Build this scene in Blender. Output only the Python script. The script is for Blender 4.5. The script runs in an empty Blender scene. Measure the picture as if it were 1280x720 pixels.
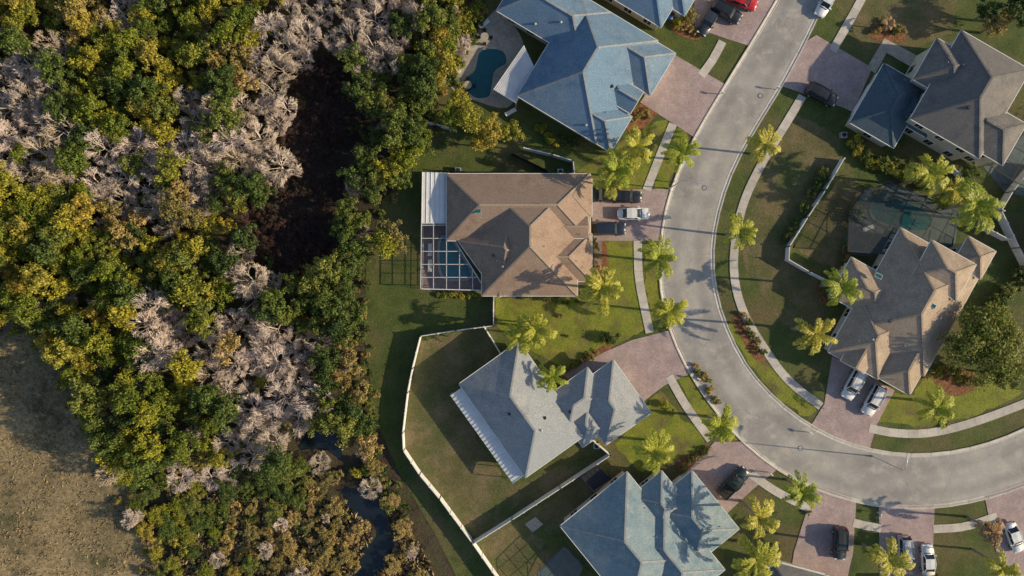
import bpy, math, random
import numpy as np
from mathutils import Vector, Matrix
random.seed(7)
RNG=np.random.default_rng(11)
S=0.12; H=102.4
def W(px,py,z=0.0):
    k=(H-z)/H*S
    return Vector(((px-640)*k,(360-py)*k,z))
scene=bpy.context.scene
COL=scene.collection

# ---------------------------------------------------------------- materials
def make_mat(name,cols,scale=1.0,detail=6,rough=.85,bump=0,bscale=None,big=None,bigscale=.06,big2=None,big2scale=.2,
             grain=0,gscale=6,objrnd=None,island=0,metal=0,spec=.25,transl=0,crack=0,brick=None,coat=0,nrough=.6,tracks=0):
    m=bpy.data.materials.new(name); m.use_nodes=True
    nt=m.node_tree; N=nt.nodes; L=nt.links
    bs=N['Principled BSDF']; out=N['Material Output']
    tc=N.new('ShaderNodeTexCoord')
    def noise(sc,det=6,ro=.6):
        n=N.new('ShaderNodeTexNoise'); n.inputs['Scale'].default_value=sc; n.inputs['Detail'].default_value=det
        n.inputs['Roughness'].default_value=ro; L.new(tc.outputs['Object'],n.inputs['Vector']); return n.outputs['Fac']
    def mix(a,b,f,mode='MIX'):
        x=N.new('ShaderNodeMix'); x.data_type='RGBA'; x.blend_type=mode
        for s,v in ((x.inputs[6],a),(x.inputs[7],b),(x.inputs[0],f)):
            if isinstance(v,(tuple,list)): s.default_value=(v[0],v[1],v[2],1)
            elif isinstance(v,(int,float)): s.default_value=v
            else: L.new(v,s)
        return x.outputs[2]
    def rng(sock,a,b,c=0,d=1):
        r=N.new('ShaderNodeMapRange'); r.inputs[1].default_value=a; r.inputs[2].default_value=b
        r.inputs[3].default_value=c; r.inputs[4].default_value=d; L.new(sock,r.inputs[0]); return r.outputs[0]
    if objrnd:
        oi=N.new('ShaderNodeObjectInfo'); fac=oi.outputs['Random']
    else:
        fac=noise(scale,detail,nrough)
    rp=N.new('ShaderNodeValToRGB'); L.new(fac,rp.inputs[0])
    el=rp.color_ramp.elements
    while len(el)<len(cols): el.new(.5)
    for i,(p,c) in enumerate(cols):
        el[i].position=p; el[i].color=(c[0],c[1],c[2],1)
    col=rp.outputs[0]
    if brick:
        b=N.new('ShaderNodeTexBrick'); b.inputs['Scale'].default_value=brick[0]
        b.inputs['Color1'].default_value=(.8,.8,.8,1); b.inputs['Color2'].default_value=(1.15,1.15,1.15,1)
        b.inputs['Mortar'].default_value=(brick[1],)*3+(1,); b.inputs['Mortar Size'].default_value=.03
        L.new(tc.outputs['Object'],b.inputs['Vector'])
        col=mix(col,b.outputs[0],1.0,'MULTIPLY')
    if big: col=mix(col,big,rng(noise(bigscale,4),.46,.62))
    if big2: col=mix(col,big2,rng(noise(big2scale,7,.7),.5,.66))
    if grain:
        g=N.new('ShaderNodeCombineColor')
        v=rng(noise(gscale,3,.8),.3,.7,1-grain,1+grain)
        for i in range(3): L.new(v,g.inputs[i])
        col=mix(col,g.outputs[0],1.0,'MULTIPLY')
    if tracks:
        sx=N.new('ShaderNodeSeparateXYZ'); L.new(tc.outputs['UV'],sx.inputs[0])
        mu=N.new('ShaderNodeMath'); mu.operation='MULTIPLY'; mu.inputs[1].default_value=12.566; L.new(sx.outputs[0],mu.inputs[0])
        co_=N.new('ShaderNodeMath'); co_.operation='COSINE'; L.new(mu.outputs[0],co_.inputs[0])
        a=rng(co_.outputs[0],-1,.3,1,0); b_=rng(noise(.12,4),.35,.65,.2,1)
        mm=N.new('ShaderNodeMath'); mm.operation='MULTIPLY'; L.new(a,mm.inputs[0]); L.new(b_,mm.inputs[1])
        m2=N.new('ShaderNodeMath'); m2.operation='MULTIPLY'; m2.inputs[1].default_value=tracks; L.new(mm.outputs[0],m2.inputs[0])
        col=mix(col,(.16,.155,.15),m2.outputs[0])
    if crack:
        vo=N.new('ShaderNodeTexVoronoi'); vo.feature='DISTANCE_TO_EDGE'; vo.inputs['Scale'].default_value=.09
        va=N.new('ShaderNodeVectorMath'); va.operation='ADD'
        nn=N.new('ShaderNodeTexNoise'); nn.inputs['Scale'].default_value=.5; nn.inputs['Detail'].default_value=5
        L.new(tc.outputs['Object'],nn.inputs['Vector'])
        sc=N.new('ShaderNodeVectorMath'); sc.operation='SCALE'; sc.inputs[3].default_value=2.5
        L.new(nn.outputs['Color'],sc.inputs[0]); L.new(tc.outputs['Object'],va.inputs[0]); L.new(sc.outputs[0],va.inputs[1])
        L.new(va.outputs[0],vo.inputs['Vector'])
        col=mix((.10,.10,.10),col,rng(vo.outputs['Distance'],.001,.005,1-crack,1))
    if island:
        ge=N.new('ShaderNodeNewGeometry'); g=N.new('ShaderNodeCombineColor')
        v=rng(ge.outputs['Random Per Island'],0,1,1-island,1+island)
        for i in range(3): L.new(v,g.inputs[i])
        col=mix(col,g.outputs[0],1.0,'MULTIPLY')
    L.new(col,bs.inputs['Base Color'])
    bs.inputs['Roughness'].default_value=rough; bs.inputs['Metallic'].default_value=metal
    bs.inputs['Specular IOR Level'].default_value=spec
    if coat: bs.inputs['Coat Weight'].default_value=coat; bs.inputs['Coat Roughness'].default_value=.05
    if bump:
        bn=N.new('ShaderNodeBump'); bn.inputs['Strength'].default_value=bump; bn.inputs['Distance'].default_value=.12
        L.new(noise(bscale or scale*3,5,.7),bn.inputs['Height']); L.new(bn.outputs[0],bs.inputs['Normal'])
    if transl:
        tr=N.new('ShaderNodeBsdfTranslucent'); L.new(col,tr.inputs[0])
        ms=N.new('ShaderNodeMixShader'); ms.inputs[0].default_value=transl
        L.new(bs.outputs[0],ms.inputs[1]); L.new(tr.outputs[0],ms.inputs[2]); L.new(ms.outputs[0],out.inputs[0])
    return m
def flat(name,c,rough=.6,metal=0,spec=.3,coat=0,v=.12):
    return make_mat(name,[(.3,tuple(x*(1-v) for x in c)),(.7,tuple(min(1,x*(1+v)) for x in c))],scale=1.5,rough=rough,metal=metal,spec=spec,coat=coat)

M={}
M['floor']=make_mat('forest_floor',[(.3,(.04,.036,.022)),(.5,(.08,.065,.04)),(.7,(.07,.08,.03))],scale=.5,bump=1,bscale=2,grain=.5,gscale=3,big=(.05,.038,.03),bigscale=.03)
M['field']=make_mat('dry_field',[(.3,(.13,.105,.06)),(.5,(.25,.195,.11)),(.72,(.17,.165,.08))],scale=.3,detail=12,bump=1,bscale=1.3,big=(.35,.265,.145),bigscale=.055,big2=(.095,.09,.045),big2scale=.14,grain=.45,gscale=1.6,nrough=.75)
M['lawn']=make_mat('lawn_grass',[(.3,(.06,.085,.024)),(.5,(.09,.12,.032)),(.7,(.13,.137,.044))],scale=.35,detail=9,bump=.8,bscale=5,big=(.145,.12,.06),bigscale=.09,big2=(.055,.085,.022),big2scale=.2,grain=.35,gscale=4)
M['lush']=make_mat('lush_grass',[(.3,(.13,.17,.024)),(.5,(.21,.24,.032)),(.7,(.27,.25,.05))],scale=.4,detail=8,bump=.8,bscale=5,big2=(.145,.12,.055),big2scale=.25,grain=.35,gscale=4)
M['olive']=make_mat('dry_lawn_grass',[(.3,(.10,.095,.042)),(.5,(.145,.13,.057)),(.7,(.19,.155,.08))],scale=.3,detail=9,bump=.8,bscale=5,big=(.085,.11,.036),bigscale=.1,big2=(.20,.155,.09),big2scale=.3,grain=.32,gscale=4)
M['mulch']=make_mat('mulch',[(.3,(.12,.055,.03)),(.6,(.30,.14,.07))],scale=2,bump=1,bscale=6,grain=.4)
M['road']=make_mat('asphalt',[(.3,(.36,.345,.33)),(.7,(.47,.45,.42))],scale=.25,detail=9,rough=.9,bump=.15,bscale=12,big=(.32,.31,.30),bigscale=.09,big2=(.48,.45,.41),big2scale=.5,grain=.16,gscale=7,crack=.3,tracks=.38)
M['kerb']=make_mat('kerb_concrete',[(.3,(.52,.49,.44)),(.7,(.66,.63,.57))],scale=1,rough=.9,grain=.15,island=.08)
M['walk']=make_mat('sidewalk_concrete',[(.3,(.46,.43,.39)),(.7,(.6,.56,.51))],scale=.8,rough=.9,grain=.15,island=.12)
M['drive']=make_mat('brick_pavers',[(.3,(.39,.30,.295)),(.7,(.54,.425,.415))],scale=.5,detail=9,rough=.85,brick=(2.6,.65),big2=(.33,.265,.26),big2scale=.35,grain=.17,gscale=5)
M['deck']=make_mat('deck_pavers',[(.3,(.27,.19,.20)),(.7,(.38,.28,.28))],scale=.8,rough=.85,brick=(2.6,.6),grain=.2)
M['slate']=make_mat('slate_deck',[(.3,(.07,.11,.125)),(.7,(.125,.165,.175))],scale=.8,rough=.7,grain=.2)
M['stone']=make_mat('travertine',[(.3,(.40,.36,.30)),(.7,(.55,.50,.43))],scale=.8,rough=.8,brick=(1.6,.7),grain=.15)
def roofmat(n,a,b,c): return make_mat(n,[(.3,a),(.7,b)],scale=.6,detail=9,rough=.9,brick=(3.2,.82),big=c,bigscale=.12,grain=.26,gscale=5,bump=.35,bscale=8)
M['roof_blue']=roofmat('blue_shingles',(.12,.21,.32),(.225,.315,.405),(.155,.255,.37))
M['roof_grey']=roofmat('grey_shingles',(.27,.295,.32),(.42,.425,.425),(.32,.35,.375))
M['roof_teal']=roofmat('teal_shingles',(.16,.26,.32),(.33,.385,.405),(.23,.305,.35))
M['roof_brown']=roofmat('brown_shingles',(.26,.185,.14),(.42,.305,.235),(.31,.23,.18))
M['roof_tan']=roofmat('tan_shingles',(.33,.26,.20),(.49,.395,.31),(.37,.30,.235))
M['roof_dark']=roofmat('charcoal_shingles',(.055,.10,.14),(.11,.155,.195),(.08,.12,.155))
M['roof_umber']=roofmat('umber_shingles',(.13,.135,.145),(.25,.225,.205),(.165,.16,.16))
M['white']=flat('white_paint',(.78,.78,.76),.5)
M['awning']=make_mat('white_metal',[(.3,(.66,.68,.70)),(.7,(.8,.8,.8))],scale=.7,rough=.4,grain=.08)
M['stucco']=make_mat('stucco',[(.3,(.52,.46,.37)),(.7,(.62,.56,.46))],scale=1,rough=.9,grain=.08)
M['glass']=flat('window_glass',(.03,.04,.05),.06,0,.6)
M['bark']=make_mat('bark',[(.3,(.12,.09,.06)),(.7,(.25,.2,.15))],scale=5,rough=.95,bump=.6)
M['palmbark']=make_mat('palm_bark',[(.3,(.2,.17,.13)),(.7,(.36,.31,.25))],scale=4,rough=.95,bump=.6)
M['leafA']=make_mat('leaves_yellowgreen',[(0,(.13,.18,.03)),(.25,(.24,.28,.035)),(.5,(.44,.39,.05)),(.75,(.27,.29,.045)),(1,(.50,.38,.07))],objrnd=1,island=.5,rough=.6,transl=.3)
M['leafB']=make_mat('leaves_green',[(0,(.065,.105,.03)),(.5,(.13,.18,.038)),(1,(.24,.26,.055))],objrnd=1,island=.5,rough=.6,transl=.25)
M['leafC']=make_mat('leaves_olive',[(0,(.24,.21,.075)),(.5,(.38,.30,.10)),(1,(.50,.36,.14))],objrnd=1,island=.5,rough=.6,transl=.25)
M['palmleaf']=make_mat('palm_fronds',[(0,(.34,.40,.05)),(.5,(.46,.47,.06)),(1,(.55,.49,.09))],objrnd=1,island=.35,rough=.45,transl=.3)
M['palmdry']=make_mat('dry_palm_fronds',[(0,(.40,.26,.13)),(1,(.5,.33,.17))],objrnd=1,island=.35,rough=.6,transl=.2)
M['bareA']=make_mat('bare_twigs',[(0,(.56,.47,.41)),(.3,(.72,.61,.55)),(.55,(.54,.45,.35)),(.8,(.66,.56,.49)),(1,(.48,.42,.36))],objrnd=1,island=.25,rough=.9)
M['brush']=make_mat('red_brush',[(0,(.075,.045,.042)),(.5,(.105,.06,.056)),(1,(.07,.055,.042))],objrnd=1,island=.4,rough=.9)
M['drygrass']=make_mat('dry_grass_blades',[(.3,(.22,.18,.10)),(.7,(.35,.275,.155))],scale=.2,island=.4,rough=.9)
M['water']=flat('creek_water',(.012,.02,.028),.05,0,.7)
M['mud']=make_mat('mud',[(.3,(.05,.035,.025)),(.7,(.10,.08,.05))],scale=.8,grain=.3,bump=.6)
M['poolw']=flat('pool_water',(.02,.21,.28),.05,0,.5)
M['poold']=flat('dark_pool_water',(.015,.12,.145),.05,0,.5)
M['dark']=flat('dark_metal',(.03,.03,.033),.5)
M['metal']=flat('galvanised_metal',(.55,.56,.57),.4,.6)
M['rubber']=flat('rubber',(.02,.02,.02),.8)
M['red']=flat('red_lens',(.4,.02,.02),.3)
M['lens']=flat('clear_lens',(.7,.7,.7),.15)
def screen_mat(n,f):
    m=bpy.data.materials.new(n); m.use_nodes=True; nt=m.node_tree
    t=nt.nodes.new('ShaderNodeBsdfTransparent'); x=nt.nodes.new('ShaderNodeMixShader'); x.inputs[0].default_value=f
    b=nt.nodes['Principled BSDF']; b.inputs['Base Color'].default_value=(.035,.05,.055,1); b.inputs['Roughness'].default_value=.7
    nt.links.new(t.outputs[0],x.inputs[1]); nt.links.new(b.outputs[0],x.inputs[2]); nt.links.new(x.outputs[0],nt.nodes['Material Output'].inputs[0])
    return m
M['screen']=screen_mat('insect_screen',.16)
M['screen2']=screen_mat('dense_insect_screen',.42)

# ---------------------------------------------------------------- mesh helpers
def mk(name,verts,faces,mats,mi=None,parent=None,smooth=False):
    me=bpy.data.meshes.new(name); me.from_pydata([tuple(v) for v in verts],[],[tuple(f) for f in faces])
    for m in mats: me.materials.append(m)
    if mi is not None: me.polygons.foreach_set('material_index',list(mi))
    if smooth: me.polygons.foreach_set('use_smooth',[True]*len(me.polygons))
    me.update()
    o=bpy.data.objects.new(name,me); COL.objects.link(o)
    if parent: o.parent=parent
    return o
def empty(name,loc=(0,0,0)):
    e=bpy.data.objects.new(name,None); e.location=loc; e.empty_display_size=.5; COL.objects.link(e); return e
class MB:
    def __init__(s): s.v=[];s.f=[];s.m=[]
    def add(s,vs,fs,mi=0):
        o=len(s.v); s.v+= [Vector(v) for v in vs]; s.f+=[tuple(i+o for i in f) for f in fs]; s.m+=[mi]*len(fs)
    def box(s,c,size,rot=0,mi=0):
        c=Vector(c); R=Matrix.Rotation(rot,3,'Z'); hx,hy,hz=[k/2 for k in size]
        vs=[c+R@Vector((x*hx,y*hy,z*hz)) for z in(-1,1) for y in(-1,1) for x in(-1,1)]
        s.add(vs,[(0,2,3,1),(4,5,7,6),(0,1,5,4),(2,6,7,3),(0,4,6,2),(1,3,7,5)],mi)
    def beam(s,a,b,w,h,mi=0):
        a=Vector(a);b=Vector(b);d=(b-a)
        if d.length<1e-4: return
        d.normalize(); up=Vector((0,0,1)) if abs(d.z)<.95 else Vector((1,0,0))
        sd=d.cross(up).normalized(); n=sd.cross(d).normalized()
        vs=[p+sd*i*w/2+n*j*h/2 for p in(a,b) for i,j in((-1,-1),(1,-1),(1,1),(-1,1))]
        s.add(vs,[(0,1,2,3),(7,6,5,4),(0,4,5,1),(1,5,6,2),(2,6,7,3),(3,7,4,0)],mi)
    def cyl(s,a,b,r0,r1,n=8,mi=0,cap=True):
        a=Vector(a);b=Vector(b);d=(b-a).normalized(); up=Vector((0,0,1)) if abs(d.z)<.95 else Vector((1,0,0))
        x=d.cross(up).normalized(); y=d.cross(x)
        vs=[p+(x*math.cos(t*2*math.pi/n)+y*math.sin(t*2*math.pi/n))*r for p,r in((a,r0),(b,r1)) for t in range(n)]
        fs=[(i,(i+1)%n,n+(i+1)%n,n+i) for i in range(n)]
        if cap: fs+=[tuple(range(n))[::-1],tuple(range(n,2*n))]
        s.add(vs,fs,mi)
    def obj(s,name,mats,parent=None,smooth=False): return mk(name,s.v,s.f,mats,s.m,parent,smooth)

def smooth_path(pts,step=1.5,closed=False):
    P=[np.array(p,float) for p in pts]; out=[]
    n=len(P); rng_=range(n if closed else n-1)
    for i in rng_:
        p1=P[i];p2=P[(i+1)%n]
        p0=P[i-1] if (i>0 or closed) else 2*p1-p2
        p3=P[(i+2)%n] if (i+2<n or closed) else 2*p2-p1
        for t in np.linspace(0,1,12,endpoint=False):
            out.append(.5*((2*p1)+(-p0+p2)*t+(2*p0-5*p1+4*p2-p3)*t*t+(-p0+3*p1-3*p2+p3)*t**3))
    if not closed: out.append(P[-1])
    out=np.array(out)
    return out
def resample(A,step=None,n=None):
    d=np.r_[0,np.cumsum(np.linalg.norm(np.diff(A,axis=0),axis=1))]
    if n is None: n=max(2,int(round(d[-1]/step))+1)
    t=np.linspace(0,d[-1],n)
    return np.c_[np.interp(t,d,A[:,0]),np.interp(t,d,A[:,1])]
def wp(pts): return np.array([[W(*p)[0],W(*p)[1]] for p in pts])
def normals(A):
    t=np.gradient(A,axis=0); t/=np.linalg.norm(t,axis=1)[:,None]; return np.c_[-t[:,1],t[:,0]]
def ribbon(name,A,profile,mat,parent=None,split=False):
    Nn=normals(A); mb=MB(); K=len(profile)
    if split:
        for i in range(len(A)-1):
            vs=[]
            for j in (i,i+1):
                q=A[j]+(A[i+1-(j-i)]-A[j])*(.006)
                for o,z in profile: vs.append((q[0]+Nn[j][0]*o,q[1]+Nn[j][1]*o,z))
            mb.add(vs,[(k,k+K,k+K+1,k+1) for k in range(K-1)])
    else:
        vs=[(A[i][0]+Nn[i][0]*o,A[i][1]+Nn[i][1]*o,z) for i in range(len(A)) for o,z in profile]
        mb.add(vs,[(i*K+k,(i+1)*K+k,(i+1)*K+k+1,i*K+k+1) for i in range(len(A)-1) for k in range(K-1)])
    return mb.obj(name,[mat],parent)
def sheet(name,pts,z,mat,parent=None,skirt=.0,curve=False,jit=0):
    if curve: pts=[tuple(p) for p in smooth_path(pts,closed=True)]
    elif jit:
        q=np.array(list(pts)+[pts[0]],float); pts=[tuple(p) for p in resample(q,step=7)[:-1]]
    P=[W(p[0],p[1],0) for p in pts]
    if jit: P=[p+Vector((random.uniform(-jit,jit),random.uniform(-jit,jit),0)) for p in P]
    area=sum(P[i].x*P[(i+1)%len(P)].y-P[(i+1)%len(P)].x*P[i].y for i in range(len(P)))
    if area<0: P.reverse()
    n=len(P); vs=[(p.x,p.y,z) for p in P]; fs=[tuple(range(n))]
    if skirt:
        vs+=[(p.x,p.y,z-skirt) for p in P]; fs+=[(i,i+n,(i+1)%n+n,(i+1)%n) for i in range(n)]
    return mk(name,vs,fs,[mat],None,parent)

# ---------------------------------------------------------------- ground
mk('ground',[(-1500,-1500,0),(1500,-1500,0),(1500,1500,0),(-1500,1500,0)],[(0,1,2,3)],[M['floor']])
sheet('dry_field',[(-900,330),(-100,370),(0,388),(55,400),(85,455),(95,500),(135,555),(165,610),(195,690),(205,760),(240,1100),(-900,1100)],.02,M['field'],curve=False)
sheet('lawn',[(640,-600),(585,-30),(560,60),(545,110),(528,160),(515,215),(478,250),(458,330),(455,420),(468,520),(498,590),(545,670),(580,740),(640,1100),(2200,1100),(2200,-600)],.03,M['lawn'])
oliv=[[(527,425),(610,408),(625,440),(560,488),(632,602),(655,604),(700,580),(762,568),(592,678),(550,622),(506,560),(512,490)],
 [(985,140),(1050,170),(1050,200),(1010,270),(985,322),(1040,350),(1020,430),(1000,430),(960,380),(930,330),(928,270),(950,205)],
 [(600,682),(765,574),(760,600),(700,655),(640,725),(625,725)],
 [(1045,5),(1080,-20),(1200,-20),(1190,40),(1120,70),(1080,60)],
 [(1060,205),(1085,250),(1068,300),(1050,340),(990,310),(1015,275)]]
for p in oliv: sheet('dry_lawn',p,.045,M['olive'],jit=.25)
lush=[[(618,372),(740,372),(745,300),(795,300),(798,350),(808,412),(745,440),(705,460),(640,425),(620,405)],
 [(740,200),(765,190),(790,160),(838,150),(822,195),(808,236),(745,235),(718,220)],
 [(770,555),(805,510),(825,485),(850,520),(885,548),(860,575),(800,590)],
 [(815,410),(806,350),(806,305),(826,300),(824,340),(830,385),(836,408)],
 [(925,395),(950,440),(980,475),(1022,510),(1008,524),(965,490),(932,450),(908,405)],
 [(1100,490),(1140,495),(1160,465),(1235,470),(1280,490),(1215,522),(1150,533),(1095,528)],
 [(845,470),(865,466),(900,508),(930,550),(890,548),(865,512)],
 [(850,155),(862,172),(838,225),(835,238),(815,236),(830,195)]]
for p in lush: sheet('lush_lawn',p,.045,M['lush'],jit=.25)

# ---------------------------------------------------------------- road
outer=[(1010,-90),(985,-25),(968,8),(940,55),(905,112),(872,168),(847,220),(832,270),(826,330),(829,372),(840,415),(862,463),(895,512),(935,556),(985,593),(1040,617),(1100,631),(1160,633),(1220,624),(1285,603),(1400,550),(1500,490)]
inner=[(1072,-90),(1045,-35),(1026,8),(1002,58),(975,108),(945,157),(916,210),(898,262),(890,312),(893,360),(906,406),(931,456),(966,497),(1010,531),(1060,555),(1120,568),(1180,567),(1235,555),(1285,535),(1390,485),(1480,435)]
O=resample(wp(smooth_path(outer)),n=160); I=resample(wp(smooth_path(inner)),n=160)
vs=[];fs=[];uvv=[]
for i in range(160):
    for k in range(9):
        t=k/8; p=O[i]*(1-t)+I[i]*t; vs.append((p[0],p[1],.07+.05*(1-(2*t-1)**2))); uvv.append((t,i/10))
for i in range(159):
    for k in range(8): a=i*9+k; fs.append((a,a+1,a+10,a+9))
ro=mk('road',vs,fs,[M['road']],None,None,True)
ul=ro.data.uv_layers.new(name='UVMap')
for lp in ro.data.loops: ul.data[lp.index].uv=uvv[lp.vertex_index]
kO=resample(wp(smooth_path(outer)),step=3.0); kI=resample(wp(smooth_path(inner)),step=3.0)
prof=[(-.28,.05),(-.28,.10),(0,.085),(.16,.17),(.34,.18),(.34,.03)]
ribbon('kerb',kO,[(-o,z) for o,z in prof][::-1],M['kerb'],split=True)
ribbon('kerb',kI,prof,M['kerb'],split=True)
for (x,y) in [(880,235),(1000,560),(950,120)]:
    mb=MB(); p=W(x,y); mb.cyl((p.x,p.y,.06),(p.x,p.y,.135),.38,.38,20); mb.cyl((p.x,p.y,.13),(p.x,p.y,.145),.30,.30,20,1); mb.obj('manhole_cover',[M['dark'],M['metal']])

# driveways
DR=[[(738,238),(836,236),(829,301),(742,301)],
 [(800,128),(842,68),(907,106),(868,172)],
 [(868,-60),(905,-60),(1000,-60),(972,5),(938,58),(912,50),(868,35)],
 [(703,468),(755,440),(790,425),(840,412),(866,465),(830,482),(800,505),(765,455),(712,476)],
 [(858,590),(893,552),(932,552),(972,586),(940,612),(905,645),(880,625)],
 [(1006,53),(1020,44),(1090,85),(1066,140),(1055,135),(978,108)],
 [(1040,445),(1118,488),(1096,530),(1086,563),(1012,534),(1030,505)],
 [(1018,606),(1070,626),(1066,690),(1055,740),(985,740),(992,690)],
 [(1098,629),(1168,631),(1166,680),(1172,760),(1100,760)],
 [(1230,620),(1290,598),(1330,740),(1285,740),(1245,690)]]
for p in DR: sheet('driveway',p,.095,M['drive'],skirt=.06)
sheet('paver_path',[(1083,85),(1105,48),(1150,72),(1140,85),(1108,66),(1094,92)],.10,M['stone'],skirt=.05)
sheet('entry_path',[(745,300),(752,300),(752,336),(742,336)],.085,M['deck'],skirt=.05)
sheet('patio_square',[(656,655),(669,646),(679,655),(666,665)],.10,M['stone'],skirt=.05)
# sidewalks
SW=[[(903,52),(890,76),(876,95)],[(841,155),(826,192),(808,238)],[(797,301),(799,350),(812,416)],[(836,470),(858,508),(888,550)],
 [(938,592),(968,613),(1012,636)],[(1066,653),(1082,657),(1101,660)],[(1166,661),(1205,658),(1246,645)],
 [(1092,-30),(1068,15),(1040,64)],[(1003,120),(985,150),(952,205),(930,252),(919,300),(918,348),(930,392),(955,435),(985,475),(1026,508)],
 [(1086,535),(1118,541),(1160,541),(1212,529),(1290,500),(1400,450)]]
for p in SW: ribbon('sidewalk',resample(wp(smooth_path(p)),step=1.5),[(-.62,.03),(-.62,.12),(.62,.12),(.62,.03)],M['walk'],split=True)

for p in [[(738,302),(756,302),(760,345),(745,360),(736,345)],[(783,150),(805,128),(822,140),(805,160),(790,170)],[(700,465),(755,432),(760,440),(706,474)],
          [(870,455),(880,470),(895,500),(885,505),(868,478)],[(1165,470),(1200,460),(1225,480),(1190,495)],[(858,590),(846,585),(850,572),(880,562)],
          [(930,392),(950,425),(962,445),(945,450),(928,425),(915,400)],[(1085,40),(1100,28),(1125,36),(1130,52),(1095,50)],[(840,30),(880,40),(870,50),(845,42)],
          [(1060,300),(1045,345),(1020,365),(1035,380),(1062,330)]]:
    sheet('mulch_bed',p,.06,M['mulch'],curve=True)

# creek
def creek(name,pts,w,z,mat):
    A=resample(wp(smooth_path(pts)),step=.8); Nn=normals(A); vs=[];fs=[]
    for i,a in enumerate(A):
        ww=w*(.75+.35*math.sin(i*.45)+.15*random.random())*min(1,.35+min(i,len(A)-1-i)*.2)
        vs+=[(a[0]+Nn[i][0]*ww,a[1]+Nn[i][1]*ww,z),(a[0]-Nn[i][0]*ww,a[1]-Nn[i][1]*ww,z)]
    for i in range(len(A)-1): fs.append((2*i,2*i+1,2*i+3,2*i+2))
    mk(name,vs,fs,[mat])
cr=[(430,612),(455,632),(474,650),(478,680),(462,705),(452,730),(440,800)]
creek('creek_bank',cr,3.2,.05,M['mud']); creek('creek',cr,1.9,.07,M['water'])
cr2=[(375,560),(395,548),(412,552),(428,575)]
creek('creek_bank',cr2,3.0,.05,M['mud']); creek('creek',cr2,1.5,.07,M['water'])

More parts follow.
